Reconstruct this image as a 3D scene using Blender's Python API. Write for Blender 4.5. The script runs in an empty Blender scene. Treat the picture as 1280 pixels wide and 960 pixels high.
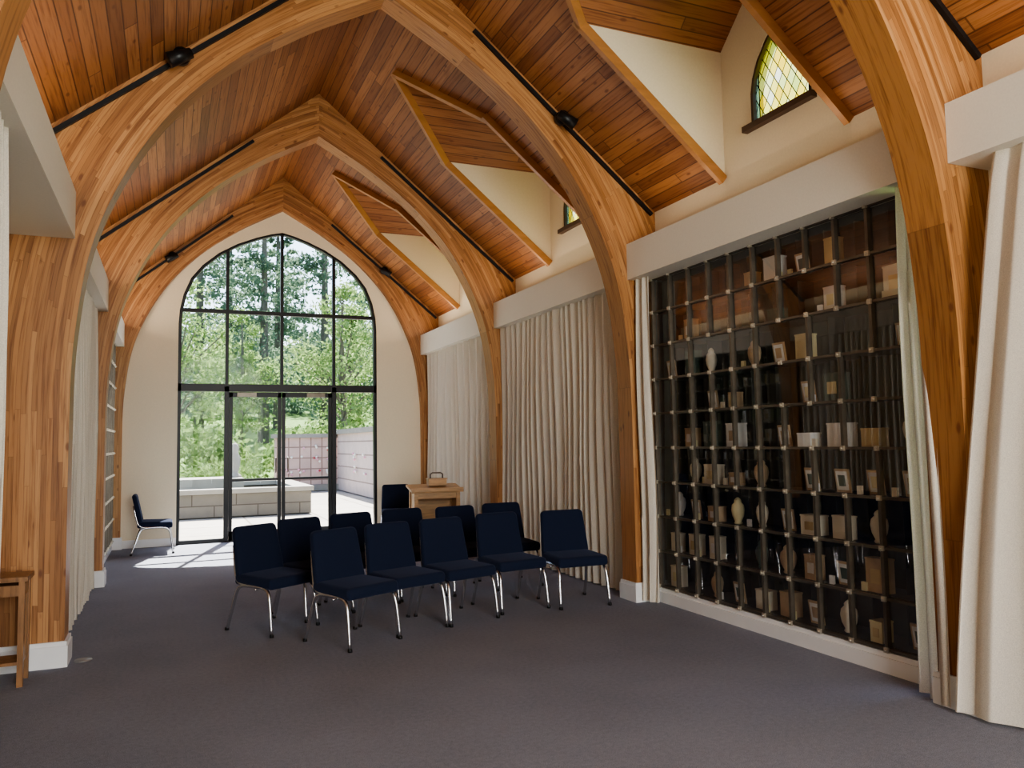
import bpy, bmesh, math, random
import numpy as np
from mathutils import Vector, Matrix, Quaternion
random.seed(7); np.random.seed(7)
scn=bpy.context.scene
COL=scn.collection
# ---------------------------------------------------------------- constants
CX=1.7075; H=1.55
YA=[-3.86,-0.385,3.095,6.575,10.055,13.535]; T=0.25
YW=13.63; YB=-4.0
DW=2.71                      # wall offset from nave axis
XR=CX+DW; XL=CX-DW
S=.825; RZ=6.03
def zc(d): return RZ-S*d
VD=2.368                     # valance offset
# ---------------------------------------------------------------- node helpers
class N:
    def __init__(s,name):
        s.m=bpy.data.materials.new(name); s.m.use_nodes=True; s.t=s.m.node_tree; s.t.nodes.clear()
        s.out=s.t.nodes.new("ShaderNodeOutputMaterial")
    def n(s,typ,**kw):
        nd=s.t.nodes.new(typ)
        for k,v in kw.items(): setattr(nd,k,v)
        return nd
    def l(s,a,b): s.t.links.new(a,b)
    def _set(s,nd,i,v):
        if v is None: return
        if hasattr(v,'links') or isinstance(v,bpy.types.NodeSocket): s.l(v,nd.inputs[i])
        else: nd.inputs[i].default_value=v
    def math(s,op,a,b=None,c=None):
        nd=s.n("ShaderNodeMath",operation=op); s._set(nd,0,a); s._set(nd,1,b); s._set(nd,2,c); return nd.outputs[0]
    def mix(s,f,a,b,blend='MIX'):
        nd=s.n("ShaderNodeMix",data_type='RGBA',blend_type=blend)
        s._set(nd,0,f); s._set(nd,6,a); s._set(nd,7,b); return nd.outputs[2]
    def ramp(s,f,stops):
        nd=s.n("ShaderNodeValToRGB"); s.l(f,nd.inputs[0]); cr=nd.color_ramp
        while len(cr.elements)<len(stops): cr.elements.new(.5)
        for e,(p,c) in zip(cr.elements,stops): e.position=p; e.color=c if len(c)==4 else (*c,1)
        return nd.outputs[0]
    def noise(s,vec,scale,detail=3,rough=.5):
        nd=s.n("ShaderNodeTexNoise"); nd.inputs['Scale'].default_value=scale; nd.inputs['Detail'].default_value=detail
        nd.inputs['Roughness'].default_value=rough
        if vec is not None: s.l(vec,nd.inputs['Vector'])
        return nd.outputs[0]
    def comb(s,x,y,z=0.0):
        nd=s.n("ShaderNodeCombineXYZ"); s._set(nd,0,x); s._set(nd,1,y); s._set(nd,2,z); return nd.outputs[0]
    def sep(s,v):
        nd=s.n("ShaderNodeSeparateXYZ"); s.l(v,nd.inputs[0]); return nd.outputs
    def pr(s,color=None,rough=.5,metal=0.,bump=None,bs=.1,spec=None,bd=.01):
        p=s.n("ShaderNodeBsdfPrincipled"); 
        if color is not None: 
            if isinstance(color,tuple) and len(color)==3: color=(*color,1)
            s._set(p,'Base Color',color)
        s._set(p,'Roughness',rough); s._set(p,'Metallic',metal)
        if spec is not None: s._set(p,'Specular IOR Level',spec)
        if bump is not None:
            b=s.n("ShaderNodeBump"); b.inputs['Strength'].default_value=bs; b.inputs['Distance'].default_value=bd
            s.l(bump,b.inputs['Height']); s.l(b.outputs[0],p.inputs['Normal'])
        s.l(p.outputs[0],s.out.inputs[0]); return p
def uv(s): return s.n("ShaderNodeTexCoord").outputs['UV']
def oc(s): return s.n("ShaderNodeTexCoord").outputs['Object']
def plain(name,c,rough=.6,metal=0.,var=.06,scale=8,spec=None,bs=.05):
    s=N(name); nz=s.noise(oc(s),scale,4)
    lo=tuple(x*(1-var) for x in c); hi=tuple(min(1,x*(1+var)) for x in c)
    col=s.ramp(nz,[(.3,lo),(.7,hi)])
    s.pr(col,rough,metal,bump=nz,bs=bs,spec=spec); return s.m
def boards(name,width,length,cols,groove=.05,gd=.35,knots=True,rough=.38,grain=.5):
    s=N(name); x,y,_=s.sep(uv(s))
    vi=s.math('DIVIDE',y,width); idx=s.math('FLOOR',vi); fr=s.math('FRACT',vi)
    wn=s.n("ShaderNodeTexWhiteNoise",noise_dimensions='1D'); s.l(idx,wn.inputs[1]); off=wn.outputs[0]
    ui=s.math('ADD',s.math('DIVIDE',x,length),s.math('MULTIPLY',off,7.3)); ui2=s.math('FLOOR',ui); uf=s.math('FRACT',ui)
    w2=s.n("ShaderNodeTexWhiteNoise",noise_dimensions='2D'); s.l(s.comb(idx,ui2),w2.inputs[0]); rnd=w2.outputs[0]
    base=s.ramp(rnd,[(0,cols[0]),(.5,cols[1]),(1,cols[2])])
    gv=s.comb(s.math('MULTIPLY',x,1.3),s.math('MULTIPLY_ADD',y,34.,s.math('MULTIPLY',rnd,19.)),s.math('MULTIPLY',rnd,31.))
    g=s.noise(gv,1.6,4,.6)
    gcol=s.ramp(g,[(.32,(.55,.44,.36)),(.52,(1,1,1)),(.75,(1.0,1.0,1.0))])
    col=s.mix(grain,base,s.mix(1.0,base,gcol,'MULTIPLY'))
    if knots:
        v=s.n("ShaderNodeTexVoronoi"); v.inputs['Scale'].default_value=1.0
        s.l(s.comb(s.math('MULTIPLY',x,3.6),s.math('MULTIPLY',y,8.2),s.math('MULTIPLY',idx,.37)),v.inputs['Vector'])
        k=s.ramp(v.outputs['Distance'],[(.07,(1,1,1)),(.15,(0,0,0))])
        col=s.mix(s.math('MULTIPLY',k,.75),col,(.14,.045,.016,1))
    e=s.math('MINIMUM',fr,s.math('SUBTRACT',1.,fr))
    ln=s.math('LESS_THAN',e,groove)
    e2=s.math('MINIMUM',uf,s.math('SUBTRACT',1.,uf))
    l2=s.math('LESS_THAN',e2,.002)
    lines=s.math('MAXIMUM',ln,s.math('MULTIPLY',l2,.8))
    col=s.mix(s.math('MULTIPLY',lines,gd),col,(.09,.03,.01,1))
    s.pr(col,rough,bump=s.math('SUBTRACT',1.,lines),bs=.25,bd=.004,spec=.4); return s.m
lam_c=[(.29,.128,.045),(.44,.208,.075),(.53,.280,.115)]
M_lam=boards("glulam_laminations",.034,1.1,lam_c,groove=.05,gd=.38,knots=True,rough=.45,grain=.9)
M_lamf=boards("glulam_face",5.,1.9,[(.33,.150,.050),(.44,.205,.070),(.50,.25,.095)],groove=.0,gd=.3,knots=True,rough=.42,grain=.95)
M_ceil=boards("ceiling_boards",.105,2.9,[(.22,.084,.031),(.32,.130,.046),(.42,.188,.072)],groove=.045,gd=.85,knots=True,rough=.48,grain=.9)
def wood_obj(name,c,scl=(3,40,40),dark=.55,rough=.4):
    s=N(name); mp=s.n("ShaderNodeMapping"); s.l(oc(s),mp.inputs[0]); mp.inputs['Scale'].default_value=scl
    g=s.noise(mp.outputs[0],1.,5,.6); col=s.ramp(g,[(.3,tuple(x*dark for x in c)),(.6,c),(.8,tuple(min(1,x*1.15) for x in c))])
    s.pr(col,rough,bump=g,bs=.05); return s.m
M_trim=wood_obj("fir_trim",(.44,.205,.07),(2,2,14),.8)
M_oak=wood_obj("honey_oak",(.60,.36,.16),(4,30,30),.7)
M_wall=plain("cream_plaster",(.82,.73,.55),.85,var=.03,scale=60,bs=.03)
M_white=plain("white_painted_trim",(.84,.84,.83),.5,var=.02)
M_val=plain("valance_offwhite",(.82,.77,.66),.8,var=.03,scale=90,bs=.06)
M_black=plain("black_metal",(.012,.012,.013),.4,.3)
M_bronze=plain("dark_bronze_anodised",(.15,.128,.10),.35,.6,var=.2)
M_brass=plain("antique_brass_clip",(.60,.54,.44),.35,.7,var=.2)
M_chrome=plain("satin_chrome",(.70,.70,.72),.25,1.,var=.05)
M_dark=plain("niche_back_slate",(.085,.088,.082),.6,var=.2)
M_shelf=plain("niche_shelf",(.06,.058,.052),.5,var=.2)
def carpet():
    s=N("grey_carpet"); o=oc(s)
    a=s.noise(o,200,2,.7); b=s.noise(o,35,3); c=s.noise(o,1.3,2)
    col=s.ramp(a,[(.35,(.14,.15,.185)),(.5,(.255,.268,.32)),(.68,(.44,.455,.51))])
    col=s.mix(.35,col,s.ramp(b,[(.3,(.19,.20,.24)),(.7,(.34,.35,.405))]))
    col=s.mix(.15,col,s.ramp(c,[(.3,(.14,.145,.17)),(.7,(.36,.37,.42))]))
    s.pr(col,.97,bump=a,bs=.5,bd=.006,spec=.1); return s.m
M_carpet=carpet()
def fabric(name,c,scale=260,rough=.95,trans=0,spec=.15,sheen=0):
    s=N(name); a=s.noise(oc(s),scale,2,.7); col=s.ramp(a,[(.3,tuple(x*.85 for x in c)),(.7,tuple(min(1,x*1.1) for x in c))])
    p=s.pr(col,rough,bump=a,bs=.08,bd=.001,spec=spec)
    if sheen: p.inputs['Sheen Weight'].default_value=sheen; p.inputs['Sheen Tint'].default_value=(.5,.6,1,1)
    if trans:
        t=s.n("ShaderNodeBsdfTranslucent"); s.l(col,t.inputs[0]); m=s.n("ShaderNodeMixShader"); m.inputs[0].default_value=trans
        s.l(p.outputs[0],m.inputs[1]); s.l(t.outputs[0],m.inputs[2]); s.l(m.outputs[0],s.out.inputs[0])
    return s.m
M_navy=fabric("navy_upholstery",(.013,.019,.042),sheen=.10)
M_curt=fabric("linen_curtain",(.86,.80,.69),180,trans=.3)
def glass(name,tint=(1,1,1),refl=1.0,base=.05):
    s=N(name); tr=s.n("ShaderNodeBsdfTransparent"); tr.inputs[0].default_value=(*tint,1)
    gl=s.n("ShaderNodeBsdfGlossy"); gl.inputs['Roughness'].default_value=.01; gl.inputs[0].default_value=(1,1,1,1)
    lw=s.n("ShaderNodeLayerWeight"); lw.inputs[0].default_value=.5
    fz=s.math('MULTIPLY_ADD',s.math('POWER',lw.outputs['Facing'],5.),.9,base)
    m=s.n("ShaderNodeMixShader"); s.l(s.math('MULTIPLY',fz,refl),m.inputs[0]); s.l(tr.outputs[0],m.inputs[1]); s.l(gl.outputs[0],m.inputs[2])
    s.l(m.outputs[0],s.out.inputs[0]); return s.m
M_glass=glass("window_glass",(.95,.97,.97),.12,.04)
M_nglass=glass("niche_glass",(.94,.95,.95),1.7,.075)
M_nglass2=glass("niche_glass_west",(.90,.91,.91),.35,.07)
def stained():
    s=N("stained_leaded_glass"); x,y,_=s.sep(uv(s))
    a=s.math('DIVIDE',s.math('ADD',x,s.math('MULTIPLY',y,.62)),.095); b=s.math('DIVIDE',s.math('SUBTRACT',x,s.math('MULTIPLY',y,.62)),.095)
    fa=s.math('FRACT',a); fb=s.math('FRACT',b)
    ea=s.math('MINIMUM',fa,s.math('SUBTRACT',1.,fa)); eb=s.math('MINIMUM',fb,s.math('SUBTRACT',1.,fb))
    lead=s.math('LESS_THAN',s.math('MINIMUM',ea,eb),.05)
    w=s.n("ShaderNodeTexWhiteNoise",noise_dimensions='2D'); s.l(s.comb(s.math('FLOOR',a),s.math('FLOOR',b)),w.inputs[0])
    col=s.ramp(w.outputs[0],[(0,(1,.62,.04)),(.3,(1,.76,.14)),(.5,(.85,.66,.08)),(.7,(1,.86,.36)),(.88,(.62,.62,.12)),(1,(.95,.8,.5))])
    ax=s.math('ABSOLUTE',x); bord=s.math('GREATER_THAN',ax,.275)
    col=s.mix(bord,col,(.55,.72,.62,1))
    lead=s.math('MAXIMUM',lead,s.math('LESS_THAN',s.math('ABSOLUTE',s.math('SUBTRACT',ax,.275)),.006))
    tr=s.n("ShaderNodeBsdfTransparent"); s.l(col,tr.inputs[0])
    tl=s.n("ShaderNodeBsdfTranslucent"); s.l(col,tl.inputs[0])
    m0=s.n("ShaderNodeMixShader"); m0.inputs[0].default_value=.2; s.l(tr.outputs[0],m0.inputs[1]); s.l(tl.outputs[0],m0.inputs[2])
    d=s.n("ShaderNodeBsdfDiffuse"); d.inputs[0].default_value=(.02,.02,.02,1)
    m=s.n("ShaderNodeMixShader"); s.l(lead,m.inputs[0]); s.l(m0.outputs[0],m.inputs[1]); s.l(d.outputs[0],m.inputs[2]); s.l(m.outputs[0],s.out.inputs[0])
    return s.m
M_stain=stained()
# ---------------------------------------------------------------- mesh helpers
def obj(name,me,parent=None,loc=None):
    o=bpy.data.objects.new(name,me); COL.objects.link(o)
    if parent: o.parent=parent
    if loc is not None: o.location=loc
    return o
def empty(name,loc=(0,0,0),rz=0):
    o=bpy.data.objects.new(name,None); COL.objects.link(o); o.location=loc; o.rotation_euler=(0,0,rz); o.empty_display_size=.1; return o
class MB:
    """mesh builder with uv + material index"""
    def __init__(s): s.v=[];s.f=[];s.uv=[];s.mi=[];s.sm=[]
    def face(s,pts,uvs=None,mi=0,sm=False):
        i=len(s.v); s.v+= [tuple(p) for p in pts]; s.f.append(list(range(i,i+len(pts))))
        s.uv+= list(uvs) if uvs else [(0,0)]*len(pts); s.mi.append(mi); s.sm.append(sm)
    def raw(s,vs,fs,mi=0,sm=False):
        i=len(s.v); s.v+=[tuple(p) for p in vs]
        for f in fs: s.f.append([i+k for k in f]); s.uv+=[(0,0)]*len(f); s.mi.append(mi); s.sm.append(sm)
    def box(s,c,sz,mi=0,R=None):
        x,y,z=[k/2 for k in sz]; vs=[Vector((a*x,b*y,d*z)) for a in(-1,1) for b in(-1,1) for d in(-1,1)]
        if R: vs=[R@v for v in vs]
        vs=[v+Vector(c) for v in vs]
        s.raw(vs,[(0,1,3,2),(4,6,7,5),(0,4,5,1),(2,3,7,6),(0,2,6,4),(1,5,7,3)],mi)
    def box2(s,a,b,mi=0): s.box([(p+q)/2 for p,q in zip(a,b)],[abs(q-p) for p,q in zip(a,b)],mi)
    def beam(s,p,q,w,h,side,mi=0):
        p=Vector(p);q=Vector(q);d=(q-p).normalized(); sd=Vector(side); sd=(sd-d*sd.dot(d)).normalized(); n=d.cross(sd)
        vs=[]
        for e in (p,q):
            for a,b in ((-1,-1),(1,-1),(1,1),(-1,1)): vs.append(e+sd*(a*w/2)+n*(b*h/2))
        s.raw(vs,[(0,1,2,3),(7,6,5,4),(0,4,5,1),(1,5,6,2),(2,6,7,3),(3,7,4,0)],mi)
    def tube(s,pts,r,seg=10,mi=0,smooth=0):
        P=[Vector(p) for p in pts]
        if smooth: P=catmull(P,smooth)
        rs=r if isinstance(r,(list,tuple)) else [r]*len(P)
        if len(rs)!=len(P): rs=[rs[0]+(rs[-1]-rs[0])*i/(len(P)-1) for i in range(len(P))]
        t0=(P[1]-P[0]).normalized(); a=Vector((0,0,1)) if abs(t0.z)<.9 else Vector((1,0,0)); n=t0.cross(a).normalized()
        vs=[];L=len(P)
        for i in range(L):
            t=(P[min(i+1,L-1)]-P[max(i-1,0)]).normalized(); n=(n-t*n.dot(t)).normalized(); b=t.cross(n)
            for k in range(seg):
                an=2*math.pi*k/seg; vs.append(P[i]+(n*math.cos(an)+b*math.sin(an))*rs[i])
        fs=[]
        for i in range(L-1):
            for k in range(seg): k2=(k+1)%seg; fs.append((i*seg+k,i*seg+k2,(i+1)*seg+k2,(i+1)*seg+k))
        fs.append(tuple(range(seg))[::-1]); fs.append(tuple((L-1)*seg+k for k in range(seg)))
        s.raw(vs,fs,mi,True)
    def lathe(s,c,prof,seg=14,mi=0):
        vs=[];n=len(prof)
        for (r,z) in prof:
            for k in range(seg): an=2*math.pi*k/seg; vs.append((c[0]+r*math.cos(an),c[1]+r*math.sin(an),c[2]+z))
        fs=[]
        for i in range(n-1):
            for k in range(seg): k2=(k+1)%seg; fs.append((i*seg+k,i*seg+k2,(i+1)*seg+k2,(i+1)*seg+k))
        fs.append(tuple(range(seg))[::-1]); fs.append(tuple((n-1)*seg+k for k in range(seg)))
        s.raw(vs,fs,mi,True)
    def mesh(s,name,mats):
        me=bpy.data.meshes.new(name); me.from_pydata(s.v,[],s.f); 
        for m in mats: me.materials.append(m)
        ul=me.uv_layers.new(name="UVMap"); flat=[c for p in s.uv for c in p]; ul.data.foreach_set("uv",flat)
        me.polygons.foreach_set("material_index",s.mi); me.polygons.foreach_set("use_smooth",s.sm); me.update(); return me
    def obj(s,name,mats,parent=None,loc=None): return obj(name,s.mesh(name,mats),parent,loc)
def catmull(P,k):
    out=[];n=len(P)
    for i in range(n-1):
        p0=P[max(i-1,0)];p1=P[i];p2=P[i+1];p3=P[min(i+2,n-1)]
        for j in range(k):
            t=j/k; out.append(.5*((2*p1)+(p2-p0)*t+(2*p0-5*p1+4*p2-p3)*t*t+(3*p1-p0-3*p2+p3)*t**3))
    out.append(P[-1]); return out
def slab(outline,th,bev,mats,name,seg=3,mi=0):
    """outline in XZ plane, extruded along Y (centered), bevelled -> mesh"""
    bm=bmesh.new(); vs=[bm.verts.new((x,-th/2,z)) for x,z in outline]; f=bm.faces.new(vs)
    r=bmesh.ops.extrude_face_region(bm,geom=[f]); vv=[g for g in r['geom'] if isinstance(g,bmesh.types.BMVert)]
    bmesh.ops.translate(bm,vec=(0,th,0),verts=vv)
    bmesh.ops.recalc_face_normals(bm,faces=bm.faces)
    ed=[e for e in bm.edges if len(e.link_faces)==2 and e.calc_face_angle(0)>1.2]
    if bev: bmesh.ops.bevel(bm,geom=ed,offset=bev,segments=seg,profile=.5,affect='EDGES',clamp_overlap=True)
    me=bpy.data.meshes.new(name); bm.to_mesh(me); bm.free()
    for p in me.polygons: p.use_smooth=True
    for m in mats: me.materials.append(m)
    return me
def rrect(w0,w1,h,r,n=5):
    """rounded trapezoid: bottom width w0, top w1, from z=0..h"""
    cs=[(w0/2-r,r,-90),(w1/2-r,h-r,0),(-w1/2+r,h-r,90),(-w0/2+r,r,180)]
    out=[]
    for cx,cz,a0 in cs:
        for i in range(n+1):
            a=math.radians(a0+90*i/n); out.append((cx+r*math.cos(a),cz+r*math.sin(a)))
    return out
# ---------------------------------------------------------------- room shell
mb=MB(); mb.face([(XL-.3,YB,0),(XR+.6,YB,0),(XR+.6,YW+.12,0),(XL-.3,YW+.12,0)]); mb.obj("floor",[M_carpet])
# arch profiles
inner=[(2.38,0),(2.38,.75),(2.38,1.5),(2.375,2.1),(2.345,2.5),(2.28,2.95),(2.16,3.35),(1.94,3.82),(1.63,4.27),(1.19,4.71),(.68,5.08),(.34,5.28),(0,5.47)]
outer=[(2.80,0),(2.80,.75),(2.80,1.5),(2.80,2.15),(2.80,2.65),(2.80,3.2),(2.80,3.72),None,None,None,None,None,None]
for i,d in zip(range(7,13),(2.30,1.90,1.42,.88,.47,0)): outer[i]=(d,zc(d)+.0)
outer[6]=(2.80,zc(2.80))
def lin(P,k):
    o=[]
    for i in range(len(P)-1):
        for j in range(k): t=j/k; o.append(P[i]*(1-t)+P[i+1]*t)
    o.append(P[-1]); return o
IN=catmull([Vector(p) for p in inner],4); OU=lin([Vector(p) for p in outer],4)
def arch(name,y0,th):
    mb=MB(); na=6
    for sg in (1,-1):
        u=0; us=[0]
        for i in range(1,len(IN)): us.append(us[-1]+((IN[i]+OU[i])/2-(IN[i-1]+OU[i-1])/2).length)
        uo=y0*.77+ (0 if sg>0 else 23.1)
        P=lambda i,a,y:(CX+sg*(IN[i].x*(1-a)+OU[i].x*a),y,IN[i].y*(1-a)+OU[i].y*a)
        for i in range(len(IN)-1):
            wi=(OU[i]-IN[i]).length; wj=(OU[i+1]-IN[i+1]).length
            for k in range(na):
                a=k/na;b=(k+1)/na
                for y,vo in ((y0,0),(y0+th,3.)):
                    mb.face([P(i,a,y),P(i,b,y),P(i+1,b,y),P(i+1,a,y)],[(us[i]+uo,wi*a+vo),(us[i]+uo,wi*b+vo),(us[i+1]+uo,wj*b+vo),(us[i+1]+uo,wj*a+vo)],0)
            mb.face([P(i,0,y0),P(i+1,0,y0),P(i+1,0,y0+th),P(i,0,y0+th)],[(us[i]+uo,.3),(us[i+1]+uo,.3),(us[i+1]+uo,.3+th),(us[i]+uo,.3+th)],1)
            mb.face([P(i,1,y0),P(i+1,1,y0),P(i+1,1,y0+th),P(i,1,y0+th)],[(us[i]+uo,.9),(us[i+1]+uo,.9),(us[i+1]+uo,.9+th),(us[i]+uo,.9+th)],1)
        # plinth
        xa,xb=sorted((CX+sg*2.355,CX+sg*2.82))
        mb.box2((xa,y0-.025,0),(xb,y0+th+(.025 if th>.2 else 0),.15),2)
        mb.box2((xa+.008,y0-.015,.15),(xb-.008,y0+th+(.015 if th>.2 else 0),.18),2)
    o=mb.obj(name,[M_lam,M_lamf,M_white])
for k,y in enumerate(YA): arch("glulam_arch",y,T if k<5 else YW-y)
# ceiling
q=math.sqrt(1+S*S)
def P3(sg,d,y,z=None): return (CX+sg*d,y,zc(d) if z is None else z)
dorm=[1.31,4.78,8.22,11.70]; w=.70; d0=.55; d1=1.34; DR=DW
def ceil_face(mb,sg,pts): mb.face([P3(sg,d,y) for d,y in pts],[(y,d*q+(9.45 if sg<0 else 0)) for d,y in pts],0)
mb=MB(); ceil_face(mb,-1,[(0,YB),(0,YW+.1),(2.95,YW+.1),(2.95,YB)]); mb.obj("ceiling_west",[M_ceil])
mb=MB(); tr=MB(); dm=MB(); ew=MB()
ends=[3.05,6.55,10.03,YW+.1]
ys=-.3
ceil_face(mb,1,[(0,YB),(0,ys),(2.85,ys),(2.85,YB)])
for yc,ye in zip(dorm,ends):
    ceil_face(mb,1,[(0,ys),(0,yc),(d0,yc),(d1,yc-w),(2.85,yc-w),(2.85,ys)])
    ceil_face(mb,1,[(0,yc),(0,ye),(2.85,ye),(2.85,yc+w),(d1,yc+w),(d0,yc)])
    ys=ye
    zr=zc(d0); zt=zc(d1); qs=math.hypot(w,zr-zt)
    for sy in (-1,1):
        dm.face([P3(1,d0,yc,zr),P3(1,DR,yc,zr),P3(1,DR,yc+sy*w,zt),P3(1,d1,yc+sy*w,zt)],[(d0,0),(DR,0),(DR,qs),(d1,qs)],0)
        dm.face([P3(1,d1,yc+sy*w,zt),P3(1,DR,yc+sy*w,zt),P3(1,DR,yc+sy*w,zc(DR))],None,1)
        # trims round the opening
        nrm=Vector((S,0,1)).normalized()
        def off(p,a): return Vector(p)-nrm*a
        tr.beam(off(P3(1,d0-.03,yc),.03),off(P3(1,d1,yc+sy*(w+.0)),.03),.05,.085,(0,1,0))
        tr.beam(off(P3(1,d1-.05,yc+sy*w),.03),off(P3(1,DR,yc+sy*w),.03),.05,.085,(0,1,0))
mb.obj("ceiling_east",[M_ceil]); tr.obj("trim_dormer",[M_trim]); dm.obj("ceiling_dormer",[M_ceil,M_wall])
# lancet windows in east upper wall
lan=[(-.34,4.12),(-.34,4.40),(-.315,4.52),(-.25,4.65),(-.14,4.78),(0,4.88)]
fr=MB(); pane=MB()
for yc in dorm:
    zt=zc(d1); zr=zc(d0); zb=zc(DR)-.15
    for sg in (1,-1):
        L=[(yc+sg*abs(a),z) for a,z in lan]
        ew.face([(XR,y,z) for y,z in [(yc,zb),(yc+sg*w,zb),(yc+sg*w,zt),(yc,zr)]+L[::-1]+[(yc,4.12)]])
        for a,b in zip(L[:-1],L[1:]):
            ew.face([(XR,*a),(XR,*b),(XR+.14,*b),(XR+.14,*a)])
            fr.beam((XR+.03,*a),(XR+.03,*b),.05,.05,(1,0,0))
    fr.box((XR+.0,yc,4.10),(.12,.78,.05))
    pts=[(a,z) for a,z in lan]+[(-a,z) for a,z in lan[-2::-1]]
    pane.face([(XR+.04,yc+a,z) for a,z in pts],[(a,z) for a,z in pts])
ew.obj("wall_dormer_end",[M_wall]); fr.obj("window_lancet_frame",[plain("dark_walnut_frame",(.07,.035,.02),.5)]); pane.obj("window_lancet_glass",[M_stain])
# east wall : above-niche strip for all bays, full height elsewhere
mb=MB(); zt=zc(DW)+.02
mb.box2((XR,YB,3.2),(XR+.02,YW,zt)); 
for a,b in ((YB,3.33),(6.6,YW)): mb.box2((XR,a,0),(XR+.02,b,3.2))
mb.obj("wall_east",[M_wall])
mb=MB(); mb.box2((XL-.02,YB,3.2),(XL,YW,zt)); mb.box2((XL-.16,YB,3.2),(XL-.02,YW,3.22))
mb.box2((XL-.16,YB,0),(XL-.14,10.3,3.2)); mb.obj("wall_west",[M_wall])
# end wall with big window
WA=[(1.6,0),(1.6,3.5),(1.585,3.72),(1.53,3.98),(1.42,4.25),(1.25,4.47),(1.0,4.69),(.72,4.86),(.42,4.99),(.18,5.07),(0,5.11)]
def endwall(name,y,th):
    mb=MB()
    for sg in (1,-1):
        L=[(CX+sg*d,z) for d,z in WA]
        pts=[(CX+sg*2.9,0)]+L+[(CX,RZ),(CX+sg*2.9,zc(2.9))]
        for yy in (y,y+th): mb.face([(x,yy,z) for x,z in pts])
        for a,b in zip(L[:-1],L[1:]): mb.face([(a[0],y,a[1]),(b[0],y,b[1]),(b[0],y+th,b[1]),(a[0],y+th,a[1])])
    mb.obj(name,[M_wall])
endwall("wall_north",YW,.2); endwall("wall_south",YB-.2,.2)
def zarch(d):
    for (da,za),(db,zb) in zip(WA[1:-1],WA[2:]):
        if db<=d<=da: return za+(zb-za)*(da-d)/(da-db)
    return 3.5
def bigwin(tag,y):
    mb=MB(); g=MB()
    for sg in (1,-1):
        L=[(CX+sg*(d-.02),y,z) for d,z in WA]
        for a,b in zip(L[:-1],L[1:]): mb.beam(a,b,.10,.055,(0,1,0))
    mb.box2((CX-1.6,y-.05,2.42),(CX+1.6,y+.05,2.54))
    d=.865
    for x in (-d,0,d): mb.box2((CX+x-.025,y-.04,2.5),(CX+x+.025,y+.04,zarch(abs(x))))
    mb.box2((CX-1.57,y-.035,3.70),(CX+1.57,y+.035,3.76))
    for x in (-d,d): mb.box2((CX+x-.035,y-.05,0),(CX+x+.035,y+.05,2.5))
    mb.box2((CX-1.6,y-.04,0),(CX-d,y+.04,.06)); mb.box2((CX+d,y-.04,0),(CX+1.6,y+.04,.06))
    mb.box2((CX-1.6,y-.05,0),(CX+1.6,y+.05,.02))
    mb.obj("window_%s"%tag,[M_black])
    pts=[(CX+d_,z) for d_,z in WA]+[(CX-d_,z) for d_,z in WA[-2::-1]]
    up=[(x,max(z,2.48)) for x,z in pts]
    g.face([(x,y+.01,z) for x,z in up])
    for a,b in ((CX-1.6,CX-d),(CX+d,CX+1.6)): g.face([(a,y+.01,0),(b,y+.01,0),(b,y+.01,2.48),(a,y+.01,2.48)])
    g.obj("window_%s_glass"%tag,[M_glass])
    for i,(a,b) in enumerate(((CX-d+.04,CX-.006),(CX+.006,CX+d-.04))):
        e=empty("door_%s_%d"%(tag,i+1),(0,0,0)); f=MB()
        f.box2((a,y-.025,.02),(a+.055,y+.025,2.40)); f.box2((b-.055,y-.025,.02),(b,y+.025,2.40))
        f.box2((a,y-.025,2.33),(b,y+.025,2.41)); f.box2((a,y-.025,.02),(b,y+.025,.16)); 
        f.box2((a,y-.03,.96),(b,y+.03,1.0)); f.obj("frame",[M_black],e)
        h=MB(); mx=b-.09 if i==0 else a+.09
        h.tube([(mx,y-.03,1.08),(mx,y-.08,1.10),(mx,y-.08,1.32),(mx,y-.03,1.34)],.011,8)
        h.box2(((a+.12) if i==0 else (b-.42),y-.075,2.335),((a+.42) if i==0 else (b-.12),y-.025,2.40)); h.obj("hardware",[M_bronze],e)
        g2=MB(); g2.face([(a,y,.1),(b,y,.1),(b,y,2.35),(a,y,2.35)]); g2.obj("pane",[M_glass],e)
bigwin("north",YW+.06); bigwin("south_added",YB-.1)  # rear window and doors unseen, added as an opening for the fill lamp
# baseboards
mb=MB(); 
for a,b in ((XL,CX-1.6),(CX+1.6,XR)): mb.box2((a,YW-.02,0),(b,YW,.12))
mb.obj("baseboard_north",[M_white])
mb=MB(); mb.box2((XL-.14,YB,0),(XL-.12,10.3,.12)); mb.box2((XL,10.3,0),(CX-2.49,13.5,.13)); mb.obj("baseboard_west",[M_white])
mb=MB(); mb.box2((4.285,3.36,0),(4.40,6.57,.10)); mb.box2((4.30,3.36,.10),(4.40,6.57,.135)); mb.obj("baseboard_east",[M_white])
# valances
for sg,nm in ((1,"valance_east"),(-1,"valance_west")):
    for k in range(len(YA)-1):
        a=YA[k]+T+.002; b=YA[k+1]-.002; xs=sorted((CX+sg*VD,CX+sg*(DW+(.14 if sg<0 else 0)))); mb=MB()
        mb.box2((xs[0],a,3.09),(xs[1],b,3.44)); mb.obj("curtain_valance",[M_val])
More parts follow.
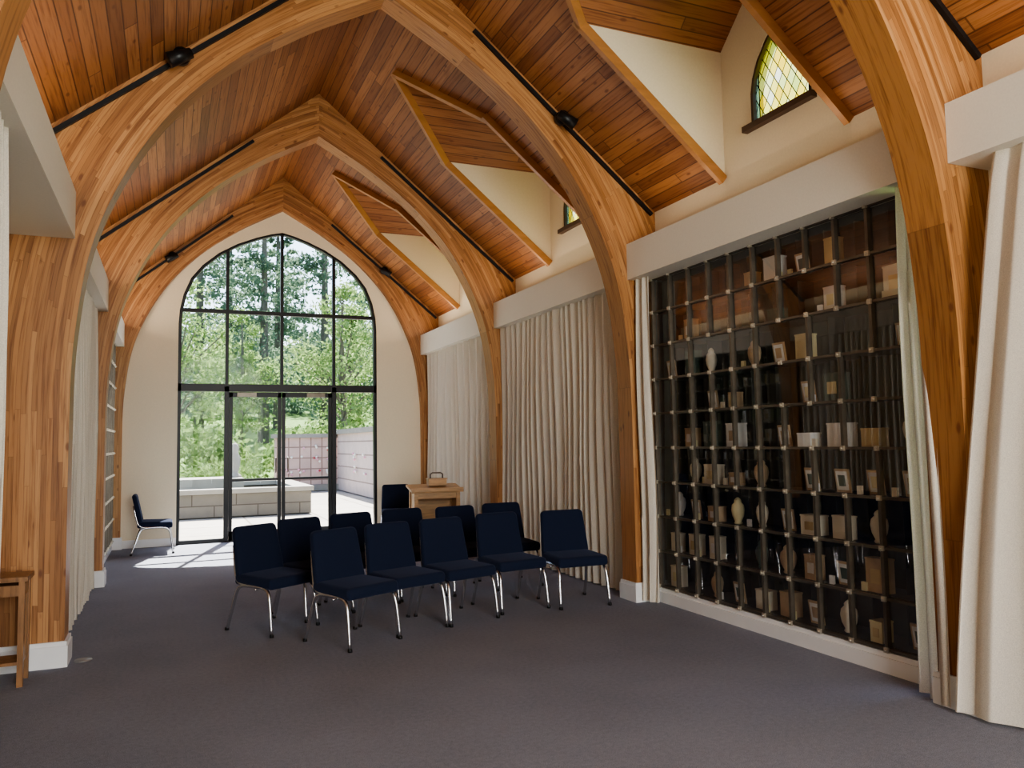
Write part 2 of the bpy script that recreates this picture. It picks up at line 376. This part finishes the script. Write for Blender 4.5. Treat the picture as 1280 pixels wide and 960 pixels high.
# ---------------------------------------------------------------- curtains
def curtain(x,y0,y1,seed,amp=.045,per=.125,z0=.02,z1=3.12,fx=0,fy=0,end=None,soft=.9,wid=.35):
    n=max(12,int((y1-y0)/.009)); nz=18
    rn=random.Random(seed); cr=[rn.uniform(.62,1.4) for _ in range(200)]; ca=[rn.uniform(.45,1.25) for _ in range(200)]
    ph=[];A=[];p=0;dy=(y1-y0)/n
    for i in range(n+1):
        ph.append(p); c=int(p/(2*math.pi)); f_=p/(2*math.pi)-c
        A.append(amp*(ca[c%200]*(1-f_)+ca[(c+1)%200]*f_)); p+=2*math.pi*dy/(per*cr[c%200])
    vs=[]
    for j in range(nz+1):
        z=z0+(z1-z0)*j/nz; t=j/nz
        for i in range(n+1):
            s_=i/n
            y=y0+(y1-y0)*s_ ; pp=ph[i]
            a=A[i]*(1.0-.4*t); sh=math.sin(pp+.5*math.sin(z*1.1+i*.012))
            sh=math.copysign(abs(sh)**soft,sh)
            fl=(1-t)**.8
            wv=math.exp(-((s_-end)/wid)**2) if end is not None else 0
            vs.append((x-fx*fl*wv+a*sh*(1-.5*wv*(1 if end is not None else 0))+.012*math.sin(z*2+i*.03),y+fy*fl*wv+.012*math.sin(2*pp)*(1-t*.4),z))
    fs=[(j*(n+1)+i,j*(n+1)+i+1,(j+1)*(n+1)+i+1,(j+1)*(n+1)+i) for j in range(nz) for i in range(n)]
    m=MB(); m.raw(vs,fs,0,True); o=m.obj("pleated_curtain",[M_curt]); return o
curtain(4.19,6.86,10.03,3,.036,.15,soft=1.); curtain(4.18,10.33,13.48,5,.060,.20,soft=1.)
curtain(4.17,6.36,6.555,2,.05,.07); curtain(4.17,3.36,3.53,4,.05,.075,fx=.15,fy=-.14,end=0,wid=.8)
curtain(4.17,-.10,2.88,6,.055,.17,fx=.16,fy=.30,end=1,wid=.16) 
curtain(-.76,3.36,4.45,8,.05,.1); curtain(-.78,6.86,10.0,9)
# ---------------------------------------------------------------- glass-front niches
M_obj=[plain("urn_ivory",(.86,.79,.64),.5),plain("urn_tan_wood",(.58,.42,.26),.5,var=.2),plain("urn_brass",(.72,.56,.30),.35,.3),plain("urn_white_marble",(.90,.89,.86),.35),plain("urn_dark_green",(.08,.12,.10),.35),plain("card_gold",(.80,.70,.42),.5)]
def niches(side,xf,y0,y1,seed,gm=M_nglass):
    rn=random.Random(seed); sg=side
    e=empty("glass_front_niches",(0,0,0))
    nc=round((y1-y0)/.29); cw=(y1-y0)/nc; z0,z1=.15,3.09; nr=9; rh=(z1-z0)/nr; dep=.34
    c=MB(); xb=xf+sg*dep
    c.box2((xb,y0,z0),(xb+sg*.02,y1,3.2)); c.box2((xf,y0-.03,0),(xb,y0,3.2)); c.box2((xf,y1,0),(xb,y1+.03,3.2)); c.box2((xf,y0,z1+.02),(xb,y1,3.2)); c.box2((xf+sg*.03,y0,0),(xb,y1,z0-.0))
    c.obj("carcass",[M_dark],e)
    sh=MB()
    for r in range(nr+1): sh.box2((xf+sg*.05,y0,z0+r*rh-.005),(xb,y1,z0+r*rh+.005))
    fr=MB(); cl=MB(); merged=set()
    for r,ci in ((5,0),(6,1),(4,2),(5,3),(6,3),(3,1),(4,0),(7,2),(2,5),(6,6)): merged.add((r,ci+1))
    for r in range(nr):
        for ci in range(nc+1):
            if (r,ci) in merged: continue
            y=y0+ci*cw; sh.box2((xf+sg*.18,y-.004,z0+r*rh),(xb,y+.004,z0+(r+1)*rh))
            fr.box2((xf-sg*.026,y-.012,z0+r*rh),(xf+sg*.012,y+.012,z0+(r+1)*rh))
    for r in range(nr+1):
        z=z0+r*rh; fr.box2((xf-sg*.022,y0,z-.009),(xf+sg*.012,y1,z+.009))
        for ci in range(nc+1):
            y=y0+ci*cw; cl.box2((xf-sg*.036,y-.017,z-.017),(xf-sg*.020,y+.017,z+.017))
            cl.tube([(xf-sg*.034,y,z),(xf-sg*.046,y,z)],.009,8)
    sh.obj("shelves",[M_shelf],e); fr.obj("frame_bars",[M_bronze],e); cl.obj("corner_clips",[M_brass],e)
    g=MB(); g.face([(xf,y0,z0),(xf,y1,z0),(xf,y1,z1),(xf,y0,z1)]); g.obj("glass",[gm],e)
    it=MB()
    for r in range(nr):
        for ci in range(nc):
            zb=z0+r*rh+.007; yc=y0+(ci+.5)*cw
            pr=.74 if r<5 else .50
            if rn.random()>pr: continue
            x=xf+sg*rn.uniform(.09,.14); t=rn.random(); m=rn.choice([0,0,0,1,1,2,3,3,4,5])
            if t<.55:
                sx,sy,sz=rn.uniform(.08,.11),rn.uniform(.09,.18),rn.uniform(.09,.22); it.box((x,yc,zb+sz/2),(sx,sy,sz),m)
                it.box((x,yc,zb+sz+.006),(sx*1.06,sy*1.05,.012),m)
                if rn.random()<.7: it.box((x-sg*(sx/2+.002),yc,zb+sz*.5),(.004,sy*.5,sz*.45),rn.choice([2,5,1,3]))
            elif t<.74:
                k=rn.uniform(.7,.95)
                it.lathe((x,yc,zb),[(.035*k,0),(.045*k,.01),(.035*k,.025),(.06*k,.07),(.07*k,.12),(.062*k,.16),(.035*k,.185),(.04*k,.195),(.03*k,.21),(.008,.225)],14,m)
            else:
                R=Matrix.Rotation(-sg*.15,3,'Y')
                it.box((x,yc,zb+.085),(.012,.13,.17),1,R); it.box((x-sg*.008,yc,zb+.085),(.004,.10,.135),3,R)
                it.box((x-sg*.011,yc,zb+.085),(.003,.06,.08),rn.choice([1,4,5]),R)
            if rn.random()<.45:
                y2=yc+rn.choice([-1,1])*.09; it.box((xf+sg*.06,y2,zb+.03),(.02,.04,.06),rn.choice([0,3,5]))
    it.obj("urns_and_keepsakes",M_obj,e)
niches(1,4.32,3.60,6.50,11)
niches(-1,CX-2.50,10.45,13.35,21,M_nglass2)
# ---------------------------------------------------------------- track lights on arches
def tracklight(sg,yf,ht,dA=.8,dB=2.66):
    mb=MB(); R0=5.955
    f=lambda d:(CX+sg*d,yf-.018,R0-S*d)
    mb.beam(f(dA),f(dB),.03,.034,(0,1,0))
    if ht:
        d=ht; p=Vector(f(d)); mb.tube([p+Vector((0,-.01,0)),p+Vector((0,-.08,-.01))],.065,16)
        mb.tube([p+Vector((0,-.06,0)),p+Vector((0,-.12,-.05))],.016,8)
        mb.tube([p+Vector((-.07*sg,-.12,-.0)),p+Vector((.09*sg,-.13,-.09))],[.04,.06],16)
    mb.obj("track_light",[M_black])
for y in YA[:5]:
    for sg in (1,-1): tracklight(sg,y,1.66 if abs(y-6.575)<.1 else 0)
for sg in (1,-1): tracklight(sg,YA[5],1.7)
# ---------------------------------------------------------------- chairs
def chair_meshes():
    bm=bmesh.new(); bmesh.ops.create_cube(bm,size=1)
    for v in bm.verts: v.co=Vector((v.co.x*(.51 if v.co.y<0 else .48),v.co.y*.47,v.co.z*.09))
    bmesh.ops.bevel(bm,geom=bm.edges[:],offset=.036,segments=4,profile=.6,affect='EDGES')
    for v in bm.verts:
        if v.co.y<-.12: v.co.z-=(-.12-v.co.y)*.12
        if v.co.z>0: v.co.z+=.012*(1-(v.co.x/.25)**2)
    seat=bpy.data.meshes.new("seat"); bm.to_mesh(seat); bm.free(); seat.materials.append(M_navy)
    for p in seat.polygons: p.use_smooth=True
    back=slab(rrect(.485,.445,.435,.045),.06,.022,[M_navy],"back")
    for v in back.vertices:
        v.co.y+= -.35*v.co.x**2 - (.012*math.sin(math.pi*min(1,max(0,v.co.z/.43))) if v.co.y<0 else 0)
    m=MB()
    for sx in (-1,1):
        x=.235*sx
        m.tube([(x*1.06,-.265,.012),(x*1.03,-.235,.25),(x,-.205,.345),(x,-.14,.378),(x,.02,.382),(x,.13,.372),(x*1.0,.185,.32),(x*1.04,.235,.16),(x*1.06,.285,.012)],.0145,10,0,4)
        m.tube([(x,.05,.385),(x*.985,.165,.40),(x*.95,.215,.48),(x*.86,.265,.70)],.012,8,0,3)
        for yy in (-.267,.287): m.tube([(x*1.06,yy,.0),(x*1.06,yy,.022)],.018,10,1)
        m.tube([(x*1.06,-.1,.37),(x*1.2,-.1,.37)],.008,8,0)
    for yy in (-.15,.12): m.tube([(-.235,yy,.378),(.235,yy,.378)],.011,8,0)
    return seat,back,m.mesh("frame",[M_chrome,M_black])
CS,CB,CF=chair_meshes()
def chair(x,y,deg):
    e=empty("stacking_chair",(x,y,0),math.radians(deg))
    obj("seat",CS,e,(0,-.02,.423))
    b=obj("back",CB,e,(0,.185,.425)); b.rotation_euler=(math.radians(-12),0,0)
    obj("frame",CF,e)
for c in [(.83,7.12,34),(1.35,6.37,27),(1.83,6.62,20),(2.35,6.76,16),(2.95,6.96,8),(3.56,6.86,-3),
          (1.23,7.52,24),(1.74,7.78,16),(2.29,7.95,10),(2.86,7.95,6),(3.42,8.06,0),
          (-.2,12.92,90),(3.42,12.72,-8)]: chair(*c)
# ---------------------------------------------------------------- lectern
e=empty("wooden_lectern",(3.50,11.0,0),math.radians(-6)); m=MB()
for sx in (-1,1):
    for sy in (-1,1): m.box((sx*.30,sy*.19,.43),(.055,.055,.86))
m.box((0,.19,.5),(.58,.02,.66)); m.box((0,-.19,.80),(.56,.025,.10)); m.box((0,-.19,.14),(.56,.025,.10))
for sx in (-1,1): m.box((sx*.30,0,.5),(.02,.36,.66)); 
m.box((0,0,.22),(.56,.36,.02)); m.box((0,0,.04),(.68,.46,.05))
m.box((0,0,.885),(.74,.50,.03),0,Matrix.Rotation(math.radians(8),3,'X')); m.box((0,-.245,.875),(.74,.02,.05))
m.obj("body",[M_oak],e)
m=MB(); m.box((.05,.08,.965),(.26,.18,.09)); m.box((.05,.08,1.015),(.28,.20,.015)); m.obj("offering_box",[M_oak],e)
m=MB(); m.tube([(-.04,.08,1.02),(-.04,.08,1.08),(-.01,.08,1.10),(.11,.08,1.10),(.14,.08,1.08),(.14,.08,1.02)],.010,8); m.obj("handle",[M_bronze],e)
# small wooden stand at left column
e=empty("wooden_side_stand",(-.97,6.27,0)); m=MB()
for sx in (-1,1):
    for sy in (-1,1): m.box((sx*.09,sy*.11,.34),(.035,.035,.68))
m.box((0,0,.695),(.25,.29,.03)); m.box((0,0,.62),(.2,.24,.07)); m.box((0,0,.15),(.19,.23,.02))
for k in range(-2,3): m.box((.09,k*.04,.38),(.014,.014,.45))
m.obj("body",[wood_obj("stained_wood",(.34,.17,.07),(30,30,4))],e)
# floor outlet
m=MB(); m.tube([(-.56,6.69,0),(-.56,6.69,.008)],.06,20); m.obj("floor_outlet_cover",[plain("steel_cover",(.35,.34,.33),.4,.6)])
# ---------------------------------------------------------------- exterior
def concrete(name,c,brick=None):
    s=N(name); o=oc(s); a=s.noise(o,3,5,.6); b=s.noise(o,60,2)
    col=s.ramp(a,[(.3,tuple(x*.8 for x in c)),(.7,c)])
    col=s.mix(.2,col,s.ramp(b,[(.3,tuple(x*.7 for x in c)),(.7,tuple(min(1,x*1.1) for x in c))]))
    if brick:
        br=s.n("ShaderNodeTexBrick"); br.inputs['Scale'].default_value=1; br.inputs['Brick Width'].default_value=brick[0]; br.inputs['Row Height'].default_value=brick[1]
        br.inputs['Mortar Size'].default_value=brick[2]; br.offset=brick[3]
        br.inputs['Color1'].default_value=(1,1,1,1); br.inputs['Color2'].default_value=(.86,.86,.86,1); br.inputs['Mortar'].default_value=(.45,.42,.4,1)
        mp=s.n("ShaderNodeMapping"); s.l(o,mp.inputs[0]); 
        if brick[4]: mp.inputs['Rotation'].default_value=brick[4]
        s.l(mp.outputs[0],br.inputs[0]); col=s.mix(1.,col,br.outputs[0],'MULTIPLY')
    s.pr(col,.9); return s.m
M_patio=concrete("patio_concrete",(.42,.385,.34),(1.5,1.5,.02,0.,None))
M_stone=concrete("cut_stone",(.20,.18,.155),(.9,.25,.012,.5,(math.pi/2,0,0)))
M_cap=concrete("stone_coping",(.31,.29,.26))
M_marb=concrete("niche_marble",(.66,.48,.43),(.36,.36,.02,0.,(math.pi/2,0,0)))
M_marb2=concrete("niche_marble_side",(.70,.56,.52),(.40,.36,.02,0.,(math.pi/2,0,math.pi/2)))
m=MB(); m.face([(-60,YW+.15,-.02),(80,YW+.15,-.02),(80,34,-.02),(-60,34,-.02)]); m.obj("patio_ground",[M_patio])
M_grass=plain("grass_ground",(.10,.19,.04),.95,var=.4,scale=3)
m=MB(); m.face([(-80,34,-.02),(100,34,-.02),(100,120,9),(-80,120,9)]); m.face([(-80,-30,-.3),(100,-30,-.3),(100,YW,-.3),(-80,YW,-.3)]); m.obj("grass_ground",[M_grass])
e=empty("stone_fountain_planter",(0,0,0)); m=MB()
for a,b in (((-2.5,18.4,0),(2.95,18.7,.50)),((-2.5,22,0),(2.95,22.3,.50)),((-2.5,18.7,0),(-2.2,22.0,.50)),((2.65,18.7,0),(2.95,22.0,.50))): m.box2(a,b)
m.obj("basin",[M_stone],e); m=MB()
for a,b in (((-2.55,18.35,.50),(3.0,18.78,.6)),((-2.55,21.92,.50),(3.0,22.35,.6)),((-2.55,18.78,.50),(-2.15,21.92,.6)),((2.6,18.78,.50),(3.0,21.92,.6))): m.box2(a,b)
m.box2((-.6,19.6,.3),(1.6,20.9,.78)); m.lathe((1.45,20.3,.78),[(.16,0),(.14,.05),(.07,.1),(.11,.25),(.12,.45),(.07,.6),(.09,.68),(.07,.78),(.01,.83)],12); m.obj("coping_and_pedestal",[M_cap],e)
m=MB(); m.face([(-2.3,18.5,.42),(2.8,18.5,.42),(2.8,22.2,.42),(-2.3,22.2,.42)]); m.obj("water",[plain("pool_water",(.12,.16,.15),.05)],e)
# outdoor columbarium walls
e=empty("outdoor_columbarium_wall",(0,0,0)); m=MB(); m.box2((3.2,27,0),(5.2,27.5,1.75)); m.obj("wall_face",[M_marb],e)
m=MB(); m.box2((5.2,16.5,0),(5.7,27.4,1.85)); m.obj("wall_wing",[M_marb2],e)
m=MB(); m.box2((3.1,26.9,1.75),(5.1,27.6,1.88)); m.box2((5.1,16.4,1.85),(5.8,27.6,2.0)); m.box2((3.1,26.85,0),(5.2,27,.2)); m.obj("coping",[M_cap],e)
m=MB(); rn=random.Random(5)
for k in range(60):
    c=(3.6+rn.choice([0,.4,.9,1.3])+rn.uniform(-.1,.1),26.93+rn.uniform(-.05,.02),rn.choice([.6,1.0,1.35])+rn.uniform(-.1,.1)) if k%2 else (5.13+rn.uniform(-.03,.03),rn.choice([18,19.5,21,22.6,24.])+rn.uniform(-.12,.12),rn.choice([.7,1.1])+rn.uniform(-.1,.1)); m.lathe(c,[(.01,0),(.04,.03),(.035,.06),(.005,.08)],6,rn.choice([0,1,1,2,2]))
m.obj("flower_bouquets",[plain("petal_red",(.5,.08,.1)),plain("petal_pink",(.75,.4,.5)),plain("petal_white",(.8,.8,.75))],e)
# foliage
def leafmat(name,c1,c2):
    s=N(name)
    col=s.ramp(s.noise(oc(s),1.1,3,.7),[(.3,c1),(.7,c2)])
    d=s.n("ShaderNodeBsdfDiffuse"); t=s.n("ShaderNodeBsdfTranslucent"); s.l(col,d.inputs[0]); s.l(col,t.inputs[0])
    m=s.n("ShaderNodeMixShader"); m.inputs[0].default_value=.45; s.l(d.outputs[0],m.inputs[1]); s.l(t.outputs[0],m.inputs[2]); s.l(m.outputs[0],s.out.inputs[0]); return s.m
M_l1=leafmat("maple_leaves",(.16,.25,.10),(.34,.45,.18)); M_l2=leafmat("fir_needles",(.10,.15,.11),(.20,.28,.19)); M_l3=leafmat("shrub_leaves",(.08,.15,.05),(.24,.34,.12))
M_bark=plain("bark",(.16,.14,.12),.9,var=.3,scale=6)
def cloud(cs,rad,per,sz,flat=1.):
    n=len(cs)*per; c=np.repeat(np.array(cs),per,0)
    d=np.random.normal(size=(n,3)); d/=np.linalg.norm(d,axis=1)[:,None]; r=np.random.rand(n,1)**.5
    R=np.repeat(np.array(rad),per)[:,None] if np.ndim(rad) else rad
    p=c+d*r*R*np.array([1,1,flat])
    a=np.random.normal(size=(n,3)); a/=np.linalg.norm(a,axis=1)[:,None]; b=np.cross(a,np.random.normal(size=(n,3))); b/=np.linalg.norm(b,axis=1)[:,None]
    s=sz*(.6+.8*np.random.rand(n,1)); 
    v=np.stack([p-a*s,p+b*s*.5,p+a*s,p-b*s*.5],1).reshape(-1,3)
    return v
def leafmesh(name,v,mat,trunk=None):
    m=MB()
    if trunk: trunk(m)
    nv=len(m.v); vs=m.v+[tuple(x) for x in v.tolist()]; k=len(v)//4
    fs=m.f+[(nv+4*i,nv+4*i+1,nv+4*i+2,nv+4*i+3) for i in range(k)]
    me=bpy.data.meshes.new(name); me.from_pydata(vs,[],fs); me.materials.append(M_bark); me.materials.append(mat)
    me.polygons.foreach_set("material_index",[0]*len(m.f)+[1]*k); me.update(); return me
def decid(name,h,seed,mat=M_l1):
    np.random.seed(seed); cs=[];rs=[]
    for i in range(56):
        a=np.random.rand()*6.28; z=np.random.rand(); r=h*.27*math.sin(math.pi*(.15+.8*z))*np.random.rand()**.5
        cs.append((r*math.cos(a),r*math.sin(a),h*(.22+.75*z))); rs.append(h*.085*(.6+.7*np.random.rand()))
    v=cloud(cs,rs,90,.10,.75)
    def tk(m):
        m.tube([(0,0,-.2),(.1,0,h*.3),(-.05,.1,h*.6),(0,0,h*.9)],[h*.022,h*.004],8)
        for c in cs[::3]: m.tube([(0,0,c[2]*.65),(c[0]*.5,c[1]*.5,c[2]*.85),c],[h*.006,h*.002],5)
    return leafmesh(name,v,mat,tk)
def conif(name,h,seed):
    np.random.seed(seed); cs=[];rs=[]
    for i in range(150):
        z=np.random.rand()**1.2; a=np.random.rand()*6.28; r=h*.19*(1-z)*np.random.rand()**.4
        cs.append((r*math.cos(a),r*math.sin(a),h*(.15+.83*z)-r*.3)); rs.append(h*.05*(1.15-z))
    v=cloud(cs,rs,38,.15,.45)
    return leafmesh(name,v,M_l2,lambda m:m.tube([(0,0,-.2),(0,0,h)],[h*.018,.02],8))
D=[decid("maple",8,1),decid("maple2",9,2)]; C=[conif("fir",21,3),conif("fir2",18,4)]
rn=random.Random(12)
def put(name,me,x,y,s=1,z=0):
    o=obj(name,me,None,(x,y,z)); o.scale=(s,s,s); o.rotation_euler=(0,0,rn.uniform(0,6.28))
for x,y,s in [(.2,34,.95),(6.8,34,.95),(10.5,34,.9),(-4,33,1.),(3.2,41,.85),(14,37,1.1),(-8,37,1.1),(17,30,.9),(-11,29,.9),(8.4,40,1.0)]: put("maple_tree",rn.choice(D),x,y,s,max(0,(y-34)*.1))
for x,y,s in [(-1.5,45,.95),(5.2,50,.95),(9.2,52,1.),(12.3,46,.95),(13.6,56,1.0),(-6,46,1.),(-11,50,1.),(17.5,47,1.),(1.6,52,1.),(22,52,1.1),(-15,46,1.),(4.0,62,1.1),(7.2,60,1.1)]: put("fir_tree",rn.choice(C),x,y,s,max(0,(y-34)*.1))
cs=[(rn.uniform(-4.5,2.6),rn.uniform(23.2,26.5),rn.uniform(.2,.9)) for _ in range(50)]
obj("garden_shrubs",leafmesh("shrubs",cloud(cs,.45,110,.07),M_l3))
cs=[(rn.uniform(-14,18),rn.uniform(28.6,30.3),rn.uniform(.2,2.0)) for _ in range(150)]
obj("hedge_bank",leafmesh("hedge",cloud(cs,.8,90,.12),M_l3))
cs=[(rn.uniform(-40,50),rn.uniform(70,84),rn.uniform(1,12)) for _ in range(360)]
obj("forest_treeline",leafmesh("forest",cloud(cs,2.4,60,.45),M_l2))
# ---------------------------------------------------------------- lights
def area(name,loc,dirn,sx,sy,p,c=(1,1,1),portal=False):
    l=bpy.data.lights.new(name,'AREA'); l.shape='RECTANGLE'; l.size=sx; l.size_y=sy; l.energy=p; l.color=c
    o=bpy.data.objects.new(name,l); COL.objects.link(o); o.location=loc; o.rotation_euler=Vector(dirn).to_track_quat('-Z','Y').to_euler()
    if portal: l.cycles.is_portal=True
    return o
sl=bpy.data.lights.new("sun",'SUN'); sl.energy=22; sl.angle=.01; sl.color=(1,.96,.88); so=bpy.data.objects.new("sun",sl); COL.objects.link(so)
so.rotation_euler=Vector((-.28,-1,-1.8)).to_track_quat('-Z','Y').to_euler()
wd=bpy.data.worlds.new("World"); scn.world=wd; wd.use_nodes=True; nt=wd.node_tree; nt.nodes.clear()
sk=nt.nodes.new("ShaderNodeTexSky"); sk.sky_type='NISHITA'; sk.sun_disc=False; sk.sun_elevation=math.radians(60); sk.sun_rotation=math.radians(15); sk.dust_density=2.
bg=nt.nodes.new("ShaderNodeBackground"); bg.inputs[1].default_value=.5; ow=nt.nodes.new("ShaderNodeOutputWorld")
nt.links.new(sk.outputs[0],bg.inputs[0]); nt.links.new(bg.outputs[0],ow.inputs[0])
area("portal_north",(CX,YW+.3,2.5),(0,-1,0),3.4,5.2,1,portal=True)
area("rear_fill_light",(CX,YB-.5,2.4),(0,1,.0),3.4,5.0,780,(1,.97,.94))  # fill lamp added behind the camera to brighten the nave
warm=(1,.84,.66)
for k in range(5):
    a=YA[k]+T; b=YA[k+1]; ym=(a+b)/2
    area("cove_light_east",(CX+VD+.10,ym,3.47),(-.55,0,1),2.6,.08,(5,5,5,9,14)[k],warm)
    area("cove_light_west",(CX-VD-.10,ym,3.47),(.55,0,1),2.6,.08,(7,7,7,14,20)[k],warm)
# ---------------------------------------------------------------- camera
f,yaw,pi_,ro=993.107,math.radians(23.324),math.radians(4.053),math.radians(-.977)
F=Vector((math.sin(yaw)*math.cos(pi_),math.cos(yaw)*math.cos(pi_),math.sin(pi_)))
R=Vector((math.cos(yaw),-math.sin(yaw),0)); U=Vector((-math.sin(pi_)*math.sin(yaw),-math.sin(pi_)*math.cos(yaw),math.cos(pi_)))
R2=R*math.cos(ro)+U*math.sin(ro); U2=-R*math.sin(ro)+U*math.cos(ro)
cd=bpy.data.cameras.new("camera"); cd.sensor_width=36; cd.lens=f/1280*36; cd.clip_start=.05; cd.clip_end=300
co=bpy.data.objects.new("camera",cd); COL.objects.link(co)
co.matrix_world=Matrix(((R2.x,U2.x,-F.x,0),(R2.y,U2.y,-F.y,0),(R2.z,U2.z,-F.z,H),(0,0,0,1)))
scn.camera=co
scn.view_settings.view_transform='AgX'
try: scn.view_settings.look='AgX - Medium High Contrast'
except Exception: pass
scn.view_settings.exposure=.3
